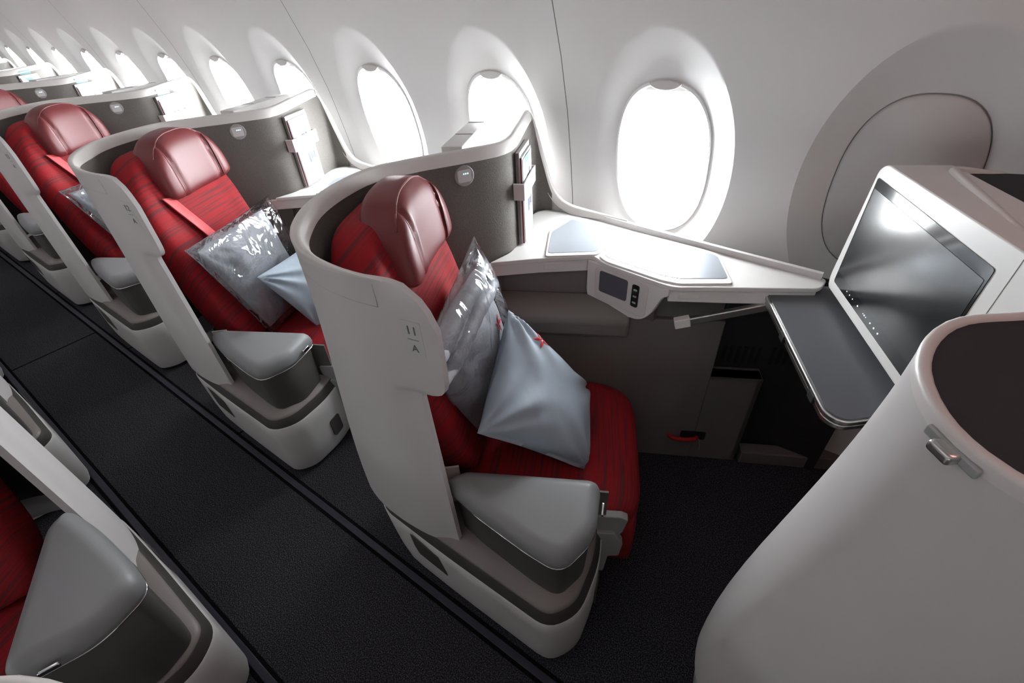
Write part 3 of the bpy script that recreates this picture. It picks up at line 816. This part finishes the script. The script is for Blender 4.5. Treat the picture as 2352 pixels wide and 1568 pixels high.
# ------------------------------------------------------------------ side console
def build_console(label, group='side consoles'):
    t = thing('side_console', label, 'console', (-0.4, 1.35, 0), group)
    top = rpoly([(-.835, 1.003), (-.713, 1.107), (-.572, 1.203), (-.525, 1.174), (-.335, 1.147), (-.297, 1.146), (-.155, 1.226), (-.04, 1.288), (.035, 1.330), (.045, 1.392),
                 (-.30, 1.424), (-.70, 1.462), (-.83, 1.470), (-.90, 1.452), (-.925, 1.38), (-.885, 1.29), (-.845, 1.19), (-.815, 1.10)],
                [.01, .1, .015, .02, .02, .03, .05, .05, .02, .02, .05, .05, .06, .05, .03, .05, .05, .03], 4)
    mesh('countertop', *prism(top, 0.812, 0.825), M['console'], t, auto=30, bevel=0.003)
    # white fascia below the edge
    fr = [(-.870, .985), (-.713, 1.112), (-.575, 1.207)]
    def strip(line, z0, z1, th=0.014):
        a = [Vector((p[0], p[1], 0)) for p in line]; V = []; out = []
        for i, p in enumerate(a):
            d = (a[min(i + 1, len(a) - 1)] - a[max(i - 1, 0)]).normalized(); out.append(p + Vector((-d.y, d.x, 0)) * th)
        poly = [(p.x, p.y) for p in a] + [(p.x, p.y) for p in reversed(out)]
        return prism(poly, z0, z1)
    f1 = strip(fr, .770, .813); f2 = strip([(-.310, 1.152), (-.155, 1.231), (.030, 1.333)], .770, .813)
    mesh('fascia', *f1, M['console'], t, auto=30, bevel=0.0025)
    mesh('fascia', *f2, M['console'], t, auto=30, bevel=0.0025)
    for (a, b) in (((-.705, 1.118), (-.655, 1.152)), ((-.285, 1.164), (-.235, 1.190))):
        A_, B_ = Vector((*a, 0)), Vector((*b, 0)); d = (B_ - A_).normalized(); nn = Vector((d.y, -d.x, 0))
        g = pprism(rrect(0, .782, (B_ - A_).length, .800, .003), A_ + nn * -0.001, d, (0, 0, 1), nn, 0, .0025)
        mesh('latch_button', *g, M['console'], t, bevel=0.001)
    # handset housing between the two fascia runs
    BO = Vector((-.583, 1.199, 0)); BD = Vector((.987, -.162, 0)).normalized(); BN = Vector((BD.y, -BD.x, 0))
    hs = rpoly([(-.003, .813), (-.003, .70), (.010, .668), (.10, .660), (.200, .672), (.232, .705), (.262, .780), (.280, .790), (.280, .813)], [.004, .03, .03, .1, .03, .03, .03, .01, .004], 5)
    hb = mesh('handset_housing', *pprism(hs, BO, BD, (0, 0, 1), BN, -0.020, 0.010), M['console'], t, auto=30, bevel=0.005, seg=3)
    g = pprism(rrect(.030, .690, .218, .806, .018), BO, BD, (0, 0, 1), BN, 0.0095, 0.0125)
    mesh('handset_face', *g, M['cap'], hb, bevel=0.003)
    g = pprism(rrect(.048, .722, .150, .796, .008), BO, BD, (0, 0, 1), BN, 0.012, 0.0135)
    mesh('handset_screen', *g, M['lcd'], hb, smooth=False)
    g = pprism(rrect(.166, .716, .190, .792, .006), BO, BD, (0, 0, 1), BN, 0.012, 0.0145)
    mesh('handset_buttons', *g, M['slot'], hb, smooth=False)
    mesh('handset_key', *merge(*[pprism(rrect(.172, z, .184, z + .006, .002), BO, BD, (0, 0, 1), BN, 0.0144, 0.0155) for z in (.728, .750, .772)]), M['bracket'], hb, smooth=False)
    # two lids with silver inlays
    l1 = rpoly([(-.701, 1.118), (-.785, 1.283), (-.775, 1.415), (-.60, 1.413), (-.545, 1.372), (-.566, 1.207)], .012, 3)
    i1 = rpoly([(-.703, 1.140), (-.772, 1.280), (-.762, 1.400), (-.606, 1.399), (-.563, 1.366), (-.578, 1.222)], .012, 3)
    l2 = rpoly([(-.557, 1.202), (-.538, 1.377), (-.505, 1.412), (-.285, 1.398), (-.243, 1.386), (-.165, 1.236), (-.291, 1.163), (-.341, 1.158), (-.521, 1.180)], .012, 3)
    i2 = rpoly([(-.548, 1.221), (-.520, 1.360), (-.497, 1.392), (-.290, 1.381), (-.246, 1.371), (-.184, 1.256), (-.300, 1.190), (-.351, 1.184), (-.526, 1.204)], .012, 3)
    for lid, inl in ((l1, i1), (l2, i2)):
        lo = mesh('cabinet_lid', *prism(lid, .822, .8300), M['console'], t, bevel=0.002)
        mesh('lid_inlay', *prism(inl, .829, .8312), M['inlay'], lo, smooth=False)
    # taupe lower body: niche, padded ledge, knee wall and the low stowage box with its red pull
    def wall_run(l, s0, s1, z0, z1, th):
        return pprism([(s0, z0), (s1, z0), (s1, z1), (s0, z1)], LX * l, AX, (0, 0, 1), LX, -th, 0)
    nb = merge(wall_run(-1.337, -.42, .10, .60, .772, .02), pprism([(-.02, .655), (.225, .655), (.225, .772), (-.02, .772)], BO - BN * 0.05, BD, (0, 0, 1), BN, 0, .015), wall_run(-1.262, .17, .44, .64, .772, .02))
    mesh('niche_wall', *nb, M['lower'], t, smooth=False)
    pl_ = pprism([(-1.335, .690), (-1.275, .684), (-1.225, .668), (-1.212, .655), (-1.212, .596), (-1.335, .596)], AX * -0.42, LX, (0, 0, 1), AX, 0, 0.565)
    mesh('padded_ledge', *pl_, M['lower'], t, bevel=0.012, seg=3, auto=40)
    mesh('knee_wall', *merge(wall_run(-1.243, -.45, .436, 0.0, .655, .05), wall_run(-1.243, .436, .605, 0.0, .425, .05),
                             pprism([(0, 0), (.30, 0), (.30, .425), (0, .425)], AX * .605 + LX * -1.243, -LX, (0, 0, 1), AX, -.02, 0),
                             pprism([(0, .41), (.30, .41), (.30, .425), (0, .425)], AX * .436 + LX * -1.243, -LX, (0, 0, 1), AX, 0, .16)), M['lower'], t, smooth=False, bevel=0.004)
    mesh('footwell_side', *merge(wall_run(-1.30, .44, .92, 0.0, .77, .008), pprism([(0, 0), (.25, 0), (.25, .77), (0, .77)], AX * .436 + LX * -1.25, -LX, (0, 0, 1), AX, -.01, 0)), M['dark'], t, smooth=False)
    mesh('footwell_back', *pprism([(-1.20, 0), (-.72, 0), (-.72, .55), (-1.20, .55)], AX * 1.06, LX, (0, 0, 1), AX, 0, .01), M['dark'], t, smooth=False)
    sl_ = [pprism(rrect(.47 + .022 * j, .45 - .0 * j, .480 + .022 * j, .52, .002, 2), LX * -1.2995, AX, (0, 0, 1), LX, 0, 0.003) for j in range(14) if j != 6]
    mesh('air_slots', *merge(*sl_), M['slot'], t, smooth=False)
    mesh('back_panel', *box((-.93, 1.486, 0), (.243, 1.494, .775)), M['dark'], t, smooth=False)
    mesh('floor_sill', *wall_run(-1.235, .62, 1.0, 0.0, .06, .05), M['lower'], t, smooth=False, bevel=0.004)
    g = pprism(rrect(.385, .108, .475, .150, .006), LX * -1.243, AX, (0, 0, 1), LX, -0.001, 0.0015)
    mesh('pull_recess', *g, M['slot'], t, smooth=False)
    g = tube([tuple(AX * s + LX * (-1.243 + b) + Vector((0, 0, .122))) for s, b in ((.342, .002), (.36, .016), (.40, .020), (.435, .014), (.447, .003))], 0.0085, 8)
    pr = mesh('life_vest_pull', *g, M['life'], t, auto=180)
    g = tube([tuple(AX * s + LX * -1.232 + Vector((0, 0, z))) for s, z in ((.446, .125), (.455, .115), (.460, .09), (.464, .06))], 0.0015, 5)
    mesh('seal_wire', *g, M['bracket'], pr, auto=180)
    return t

# ------------------------------------------------------------------ monitor in the back of the seat in front, and tray table
TO = Vector((.058, 1.335, .84)); TU = Vector((.42774, -.9039, 0)); TN = Vector((-.9039, -.42774, 0)); TZ = Vector((0, 0, 1))
def build_monitor(label, group='seatback monitors', ribs=True, back=0.125, umax=.50):
    t = thing('monitor', label, 'monitor', (0.12, 1.1, 0.82), group)
    out = [(-.022, -.015), (-.030, .010), (-.030, .030), (-.012, .300), (.012, .318), (umax, .330), (umax, -.015)]
    out = rpoly(out, [.01, .01, .01, .02, .02, .003, .003], 4)
    hz = mesh('monitor_housing', *pprism(out, TO, TU, TZ, TN, -back, 0.0), M['console'], t, auto=30, bevel=0.004)
    if ribs:
        for u in (.10, .26):
            mesh('top_groove', *obox(TO + TU * u + TZ * (.318 + .012 * (u - .012) / (umax - .012)) - TN * back / 2, TU, TN, TZ, .002, back / 2 - .004, .0012), M['ledge'], hz, smooth=False)
    g = pprism(rrect(0.0, 0.013, .420, .285, .006), TO, TU, TZ, TN, -0.001, 0.0015)
    bz = mesh('screen_glass', *g, M['glass'], t, smooth=False)
    g = pprism(rrect(.006, .045, .414, .262, .003), TO, TU, TZ, TN, 0.0012, 0.0022)
    mesh('screen', *g, M['panel'], t, smooth=False)
    dots = []
    for u, r in ((.075, .0012), (.092, .0012), (.110, .0014), (.140, .0020), (.172, .0010), (.179, .0016), (.187, .0010), (.210, .0018), (.229, .0020), (.249, .0020)):
        dots.append(pprism([(u + r * math.cos(a), .028 + r * math.sin(a)) for a in [math.pi * k / 4 for k in range(8)]], TO, TU, TZ, TN, 0.0014, 0.0021))
    mesh('touch_control', *merge(*dots), M['icon'], t, smooth=False)
    g = pprism([(.452, .05), (.4532, .05), (.4532, .32), (.452, .32)], TO, TU, TZ, TN, 0, 0.0006)
    mesh('panel_joint', *g, M['ledge'], t, smooth=False)
    return t

def build_tray(label):
    t = thing('tray_table', label, 'tray table', (0.07, 1.12, 0.77))
    poly = rpoly([(-.103, 1.318), (.085, 1.425), (.310, .985), (.215, .925), (.150, .868), (.112, .880)], [.008, .01, .01, .01, .05, .05], 8)
    mesh('tray_top', *prism(inset(poly, 0.006), .796, .8005), M['tray'], t, smooth=False)
    mesh('upper_leaf', *prism(poly, .7845, .7975), M['alu'], t, bevel=0.003, seg=3, auto=40)
    mesh('lower_leaf', *prism(inset(poly, 0.004), .768, .781), M['alu'], t, bevel=0.003, seg=3, auto=40)
    mesh('leaf_gap', *prism(inset(poly, 0.006), .780, .785), M['slot'], t, smooth=False)
    e0, e1 = Vector((-.103, 1.318, 0)), Vector((.108, .893, 0)); d = (e1 - e0).normalized(); nn = Vector((d.y, -d.x, 0))
    for f in (.04, .46, .90):
        V, F = obox(e0 + (e1 - e0) * f + nn * 0.0 + Vector((0, 0, .782)), d, nn, (0, 0, 1), .014, .004, .010)
        mesh('leaf_hinge', *merge((V, F)), M['slot'], t, smooth=False, bevel=0.002)
    # support rail with a white end cap
    a, b = Vector((-.262, 1.168, .706)), Vector((-.03, 1.300, .775)); d = (b - a).normalized()
    n1 = LX.copy(); n2 = d.cross(n1).normalized()
    V, F = obox((a + b) / 2, d, n1, n2, (b - a).length / 2, .009, .012)
    mesh('support_rail', V, F, M['alu'], t, bevel=0.003, seg=3)
    V, F = obox(a - d * 0.0, d, n1, n2, .022, .011, .015)
    mesh('rail_end_cap', V, F, M['console'], t, bevel=0.002)
    return t

# ------------------------------------------------------------------ literature in the pocket
def build_magazine(label, s0, s1, z0, z1, d0, th, cover, spine, prints=(), group='magazines in the pockets', tilt=0.0, name='magazine', cat='magazine'):
    ctr = PK0 + PKD * ((s0 + s1) / 2) + PKN * d0
    t = thing(name, label, cat, (ctr.x, ctr.y, z0), group)
    zt = Vector((PKD.x * tilt, PKD.y * tilt, 1)).normalized()
    o = PK0 + PKN * d0
    g = pprism([(s0, z0), (s1, z0), (s1, z1), (s0, z1)], o, PKD, zt, PKN, 0, th)
    mesh('pages', *g, cover, t, smooth=False, bevel=0.0008)
    g = pprism([(s0 - .001, z0 + .001), (s0 + .0012, z0 + .001), (s0 + .0012, z1 - .001), (s0 - .001, z1 - .001)], o, PKD, zt, PKN, -0.0003, th * 0.7)
    mesh('spine', *g, spine, t, smooth=False)
    if prints:
        by = {}
        for a, z, w, h, m in prints:
            by.setdefault(m, []).append(pprism([(s0 + a, z0 + z), (s0 + a + w, z0 + z), (s0 + a + w, z0 + z + h), (s0 + a, z0 + z + h)], o, PKD, zt, PKN, th, th + 0.0004))
        for m, ps in by.items(): mesh('printed_picture', *merge(*ps), M[m], t, smooth=False)
    return t
CARD = [(.075, .175, .030, .030, 'print'), (.080, .140, .022, .030, 'printred'), (.115, .170, .018, .050, 'print'), (.080, .085, .022, .040, 'print'), (.110, .095, .010, .028, 'print'), (.125, .100, .008, .022, 'print'), (.140, .095, .012, .030, 'print'),
        (.030, .10, .010, .012, 'plate'), (.030, .15, .012, .012, 'plate'), (.045, .040, .012, .016, 'plate'), (.070, .030, .012, .016, 'plate'), (.10, .035, .012, .014, 'plate'), (.13, .030, .012, .014, 'plate'), (.045, .245, .07, .022, 'teal')]

CARD = [(a * .72, z, w * .72, h, m) for a, z, w, h, m in CARD]

# ------------------------------------------------------------------ soft goods
def cloth_block(cor, thick, m, seed, nu=44, nv=36, puff=1.0, wr=0.006, wf=9.0, pinch=0.3, normal=None, edge=0.010, fold=0.0, back=0.8):
    """a stuffed quilt/pillow spanned by four corners (a, b, c, d round the outline)"""
    rng = np.random.RandomState(seed)
    a, b, c, d = (Vector(p) for p in cor)
    nrm = (b - a).cross(c - a).normalized()
    if nrm.dot(AX * 0.8 + Vector((0, 0, 1)) + LX * 0.3) < 0: nrm = -nrm
    ph = rng.rand(8) * 6.28; an = rng.rand(8) * 3.14
    def wave(u, v):
        w = 0
        for k in range(8):
            f = wf * (0.5 + 0.25 * k)
            w += math.sin(f * (u * math.cos(an[k]) + v * math.sin(an[k])) + ph[k] + 1.5 * math.sin(3 * v + ph[(k + 3) % 8])) / (1 + 0.6 * k)
        return w
    rows_t, rows_b = [], []
    for i in range(nu + 1):
        u = i / nu; rt, rb = [], []
        for j in range(nv + 1):
            v = j / nv
            # pull the edges in between the corners
            uu = 0.5 + (u - 0.5) * (1 - pinch * 0.22 * math.sin(math.pi * v)); vv = 0.5 + (v - 0.5) * (1 - pinch * 0.22 * math.sin(math.pi * u))
            p = a * (1 - uu) * (1 - vv) + b * uu * (1 - vv) + c * uu * vv + d * (1 - uu) * vv
            prof = (max(0, 1 - abs(2 * u - 1) ** 3.0) * max(0, 1 - abs(2 * v - 1) ** 3.0)) ** 0.55
            h = thick * puff * prof
            e = min(1, 6 * min(u, 1 - u, v, 1 - v) + 0.15)
            w = wave(u, v) * wr * e
            if fold:
                for q_, (cu_, cv_) in enumerate(((0, 0), (1, 0), (1, 1), (0, 1))):
                    du, dv = abs(u - cu_), abs(v - cv_); r_ = math.hypot(du, dv)
                    w += fold * math.sin(math.atan2(dv, du + 1e-6) * 11 + ph[q_] * 2) * math.exp(-(r_ / 0.38) ** 2) * min(1, r_ / 0.10)
            rt.append(p + nrm * (edge * 0.15 + h + w)); rb.append(p - nrm * (edge * 0.15 + h * back - w * 0.3))
        rows_t.append(rt); rows_b.append(rb)
    V, F = merge(grid([[tuple(q) for q in r] for r in rows_t]), grid([[tuple(q) for q in r] for r in rows_b]))
    k = nv + 1; o2 = (nu + 1) * k
    F += [(i * k, (i + 1) * k, o2 + (i + 1) * k, o2 + i * k) for i in range(nu)] + [(i * k + nv, (i + 1) * k + nv, o2 + (i + 1) * k + nv, o2 + i * k + nv) for i in range(nu)]
    F += [(j, j + 1, o2 + j + 1, o2 + j) for j in range(nv)] + [(nu * k + j, nu * k + j + 1, o2 + nu * k + j + 1, o2 + nu * k + j) for j in range(nv)]
    return V, F, nrm

def flower(V, F, pos, nrm, size, parent, rot=0.0):
    """five-petalled embroidered bauhinia laid onto a soft surface"""
    bv = BVHTree.FromPolygons([Vector(v) for v in V], [list(f) for f in F])
    nrm = Vector(nrm).normalized(); up = (Vector((0, 0, 1)) - nrm * nrm.z).normalized(); rt = up.cross(nrm)
    VV, FF = [], []
    for k in range(5):
        a0 = rot + k * 2 * math.pi / 5
        d = up * math.cos(a0) + rt * math.sin(a0); q = up * -math.sin(a0) + rt * math.cos(a0)
        base = len(VV); n = 9
        for i in range(n):
            t = i / (n - 1); w = 0.36 * size * (math.sin(math.pi * min(1, t * 1.02)) ** 0.8) * (1.15 - 0.55 * t)
            bend = 0.14 * size * t * t
            c = Vector(pos) + d * (0.06 + 0.94 * t) * size + q * bend
            for s_ in (-1, 0, 1):
                p = c + q * w * 0.5 * s_
                h = bv.ray_cast(p + nrm * 0.2, -nrm)
                hp = h[0] if h[0] is not None else p
                VV.append(tuple(hp + nrm * (0.004 if s_ == 0 else 0.0025)))
        for i in range(n - 1):
            for s_ in (0, 1):
                FF.append((base + i * 3 + s_, base + i * 3 + s_ + 1, base + (i + 1) * 3 + s_ + 1, base + (i + 1) * 3 + s_))
    return mesh('embroidered_flower', VV, FF, M['emblem'], parent, auto=180)

def build_pillow(label, cor, thick, seed, fl=None, group='pillows'):
    V, F, nrm = cloth_block(cor, thick, M['cloth'], seed, nu=64, nv=64, wr=0.0055, wf=8, pinch=0.16, fold=0.010)
    b = sum((Vector(c) for c in cor), Vector()) / 4
    t = thing('pillow', label, 'pillow', (b.x, b.y, min(c[2] for c in cor)), group)
    cv = mesh('pillow_cover', V, F, M['cloth'], t, auto=180, weld=True)
    if fl: flower(V, F, fl[0], nrm, fl[1], t, fl[2])
    return t

def build_bag(label, cor, thick, seed, ext, fl=None, rolls=False, group='bagged blankets'):
    """folded quilt in a clear bag; ext = corner outline of the bag film"""
    b = sum((Vector(c) for c in cor), Vector()) / 4
    t = thing('bagged_blanket', label, 'blanket', (b.x, b.y, min(c[2] for c in cor)), group)
    V, F, nrm = cloth_block(cor, thick, M['quilt'], seed, wr=0.006, wf=10, pinch=0.15, back=0.3, fold=0.003)
    mesh('folded_quilt', V, F, M['quilt'], t, auto=180, weld=True)
    if rolls:
        a, b_, c, d = (Vector(p) for p in cor)
        for k, (f, dn) in enumerate(((0.03, .022), (0.15, .030))):
            p0 = a * (1 - f) + d * f + nrm * dn; p1 = b_ * (1 - f) + c * f + nrm * dn
            pts = [p0 + (p1 - p0) * (-0.04 + 1.14 * j / 20) + nrm * 0.003 * math.sin(9 * j / 20 + k) for j in range(21)]
            rr = [0.027 * (math.sin(math.pi * min(.97, max(.03, j / 20))) ** 0.18) + 0.0014 * math.sin(j * 2.3 + k) for j in range(21)]
            mesh('quilt_roll', *tube(pts, rr, 16), M['quilt'], t, auto=180)
    if fl: flower(V, F, fl[0], nrm, fl[1], t, fl[2])
    V, F, _ = cloth_block(ext, thick * 1.10 + 0.012, M['film'], seed + 5, nu=60, nv=60, wr=0.007, wf=15, pinch=0.1, back=0.3)
    mesh('plastic_bag', V, F, M['film'], t, auto=180, weld=True)
    return t

def sv(l, s, z): return sl(s, l, z)

# ================================================================== place everything
ROWS = 7        # rows behind the camera's front row: 11, 12, 13, ...
shells = {}
sh, S, N, _ = build_shell('white curved seat shell numbered 11 A, lined in grey, nearest complete shell', CTRL, 1.425, hook=(-1.0, .70), kink_y=1.07, group='window-side seat shells')
build_pod(sh); pocket_strap(sh); shell_extras(sh, S, N, None)
order = ['second', 'third', 'fourth', 'fifth', 'sixth', 'seventh']
def behind(k):
    return {1: 'directly behind seat 11 A', 2: 'two rows behind seat 11 A', 3: 'three rows behind seat 11 A', 4: 'four rows behind seat 11 A', 5: 'five rows behind seat 11 A', 6: 'six rows behind seat 11 A'}[k]
for k in range(1, ROWS):
    c = copy_tree(sh, (-P * k, 0, 0), 'white curved seat shell with grey lining, window side, ' + behind(k))
    shells[k] = c
# number plates differ per row
def number_plate(parent, no):
    ax = Vector((1, .165, 0)).normalized(); nn = Vector((ax.y, -ax.x, 0)); o = Vector((-0.540, 0.4196, 1.030)); zz = Vector((0, 0, 1))
    g = pprism(rrect(-.021, -.041, .021, .041, .003), o, ax, zz, nn, 0, 0.0007)
    pl = mesh('seat_number_plate', *g, M['plate'], parent, smooth=False)
    text_mesh('seat_number', no, 0.026, M['ink'], pl, o + nn * 0.001 + zz * .020, ax, zz)
    text_mesh('seat_letter', 'A', 0.022, M['ink'], pl, o + nn * 0.001 - zz * .020, ax, zz)
    mesh('divider_line', *pprism(rrect(-.012, 0, .012, .001, .0004, 2), o, ax, zz, nn, .0006, .0012), M['ink'], pl, smooth=False)
number_plate(sh, '11')
for k in (1, 2, 3): number_plate(shells[k], str(11 + k))

seat = build_seat('red seat 11 A with burgundy leather headrest, holding two grey bundles', False, 'window-side passenger seats')
seat2 = build_seat('red seat with burgundy headrest and diagonal belt, ' + behind(1), True, 'window-side passenger seats')
seat2.location += Vector((-P, 0, 0))
for k in range(2, ROWS - 1):
    copy_tree(seat2, (-P * (k - 1), 0, 0), 'red seat with burgundy headrest, window side, ' + behind(k))

con = build_console('white side console with silver lids and handset beside seat 11 A', 'window-side consoles')
for k in range(1, ROWS - 1): copy_tree(con, (-P * k, 0, 0), 'white side console by the window of the seat ' + behind(k))

mon = build_monitor('large blank monitor in white housing at right, facing seat 11 A', ribs=False, umax=.53)
mon['group'] = 'seatback monitors'
mon2 = build_monitor('white monitor housing behind the seat 11 A shell, only its top seen', ribs=True, back=0.06, umax=.40)
mon2.location += Vector((-P, 0, 0))
for k in range(2, ROWS - 1): copy_tree(mon2, (-P * (k - 1), 0, 0), 'white monitor housing serving the seat ' + behind(k))
build_tray('charcoal tray table with aluminium edge folded out below the large monitor')

# row 10: the shell in the right foreground, seen from behind
CTRL10 = [(.62, .405, 1.14, .8, 0), (.50, .405, 1.145, .9, 0), (.40, .407, 1.15, .62, 0), (.30, .416, 1.155, .62, .2), (.225, .434, 1.16, .62, .5), (.180, .460, 1.16, .62, .8), (.148, .505, 1.16, .62, 1), (.132, .575, 1.16, .62, 1),
          (.141, .650, 1.16, .62, 1), (.172, .712, 1.16, .62, .9), (.235, .762, 1.16, .62, .6), (.292, .808, 1.16, .62, .3), (.318, .855, 1.16, .62, .1), (.302, .905, 1.16, .62, 0), (.262, .995, 1.165, .62, 0), (.215, 1.15, 1.168, .62, 0), (.173, 1.29, 1.170, .62, 0),
          (.172, 1.325, 1.168, .62, 0), (.200, 1.352, 1.163, .9, 0), (.30, 1.385, 1.145, .8, 0), (.42, 1.42, 1.09, .8, 0), (.52, 1.44, .98, .8, 0), (.60, 1.45, .89, .8, 0), (.70, 1.455, .86, .8, 0)]
sh10, S10, N10, _ = build_shell('white curved seat shell back filling the right foreground, metal hook below its rim', CTRL10, 1.31, front=False, hook=(.172, .468), group='window-side seat shells', lean=0.075, kink_y=.72)
ins = [(float(S10[i, 0] + N10[i, 0] * .0135), float(S10[i, 1] + N10[i, 1] * .0135)) for i in range(2, len(S10) - 2) if S10[i, 2] > 1.10]
mesh('cover_panel', *prism(ins, 1.150, 1.156), M['cover'], sh10, smooth=False)
b10 = resample(rpoly([(.235, .62), (.06, .62), (.10, .45), (.24, .392), (.60, .39), (1.0, .39), (1.0, .62)], [.02, .10, .10, .08, .02, .02, .02], 7), 90)
mesh('pod_body', *stack([(inset(b10, .05), .012), (inset(b10, .02), .05), (inset(b10, .006), .12), (b10, .22), (b10, .31)]), M['pod'], sh10, auto=40)

# literature: row 11 and the rows behind
def literature(k, where, full):
    out = []
    off = Vector((-P * k, 0, 0))
    a = build_magazine('thick magazine with pale cover in the pocket ' + where, .000, .146, .830, 1.120, .002, .012, M['paper'], M['ledge'])
    b = build_magazine('maroon-spined brochure in the pocket ' + where, .004, .140, .830, 1.105, .0145, .006, M['paper'], M['spine'], cat='brochure', name='brochure', group='brochures in the pockets')
    c = build_magazine('white printed safety card with small pictures, pocket ' + where, .008, .136, .832, 1.098, .021, .0015, M['paper'], M['paper'], CARD, cat='safety card', name='safety_card', group='safety cards in the pockets')
    out = [a, b, c]
    if full:
        d = build_magazine('teal-headed leaflet sticking up highest, pocket ' + where, .030, .112, .90, 1.150, .0005, .0012, M['paper'], M['paper'], [(0.0, .20, .082, .05, 'teal')], cat='leaflet', name='leaflet', group='leaflets in the pockets')
        out.append(d)
    for t in out: t.location += off
literature(0, 'of seat 11 A', False)
literature(1, behind(1), False)
for k in (2, 3, 4): literature(k, behind(k), True)

# soft goods
pA, pB, pC, pD = (-.666, .866, .786), (-.545, .548, .650), (-.349, .757, .410), (-.488, 1.005, .455)
build_pillow('blue-grey pillow with a red flower, in front of the bagged blanket on seat 11 A', (pA, pB, pC, pD), 0.088, 11, ((-.558, .860, .726), .028, 0.3))
bag11 = [sv(-1.105, -.310, .91), sv(-.74, -.345, .88), sv(-.89, -.305, .425), sv(-1.18, -.21, .44)]
ext11 = [sv(-1.105, -.295, .995), sv(-.71, -.335, .91), sv(-.88, -.295, .415), sv(-1.20, -.20, .43)]
build_bag('folded grey blanket with red flower in clear plastic on seat 11 A', bag11, 0.060, 3, ext11, (Vector(sv(-1.045, -.22, .755)), .028, 0.2), True)
bag12 = [sv(-1.13, -.27, .84), sv(-.73, -.27, .85), sv(-.88, -.25, .42), sv(-1.16, -.22, .42)]
ext12 = [sv(-1.19, -.26, .87), sv(-.69, -.26, .875), sv(-.86, -.24, .40), sv(-1.21, -.21, .40)]
bg12 = build_bag('folded grey blanket in shiny clear plastic on the seat ' + behind(1), bag12, 0.045, 8, ext12)
bg12.location += Vector((-P, 0, 0))
copy_tree(bg12, (-P, 0, 0), 'folded grey blanket in plastic, partly hidden, seat ' + behind(2))
q = [sv(-1.18, -.12, .68), sv(-.82, -.155, .70), sv(-.93, -.07, .40), sv(-1.20, .06, .405)]
pl12 = build_pillow('pale blue-grey pillow before the bagged blanket, seat ' + behind(1), q, 0.055, 21)
pl12.location += Vector((-P, 0, 0))

# centre-block seats across the aisle (mirrored)
MIR[0] = True
csh, cS, cN, _ = build_shell('white seat shell of the centre seat at bottom left, its armrest pod fully in view', CTRL[:14], 1.11, hook=None, group='centre seat shells')
build_pod(csh, True); csh.location += Vector((-.69, 0, 0))
cst = build_seat('red centre seat in shadow at bottom left beside its grey armrest', False, 'centre passenger seats')
cst.location += Vector((-.69, 0, 0))
MIR[0] = False
WORD = {-2: 'two rows ahead of', -1: 'one row ahead of', 1: 'one row behind', 2: 'two rows behind', 3: 'three rows behind', 4: 'four rows behind'}
for k in (-2, -1, 1, 2, 3, 4):
    copy_tree(csh, (-P * k, 0, 0), 'white centre seat shell, %s the bottom-left one' % WORD[k])
    copy_tree(cst, (-P * k, 0, 0), 'red centre seat, %s the bottom-left one' % WORD[k])
for o in list(bpy.data.objects):
    if '_b' in o: del o['_b']
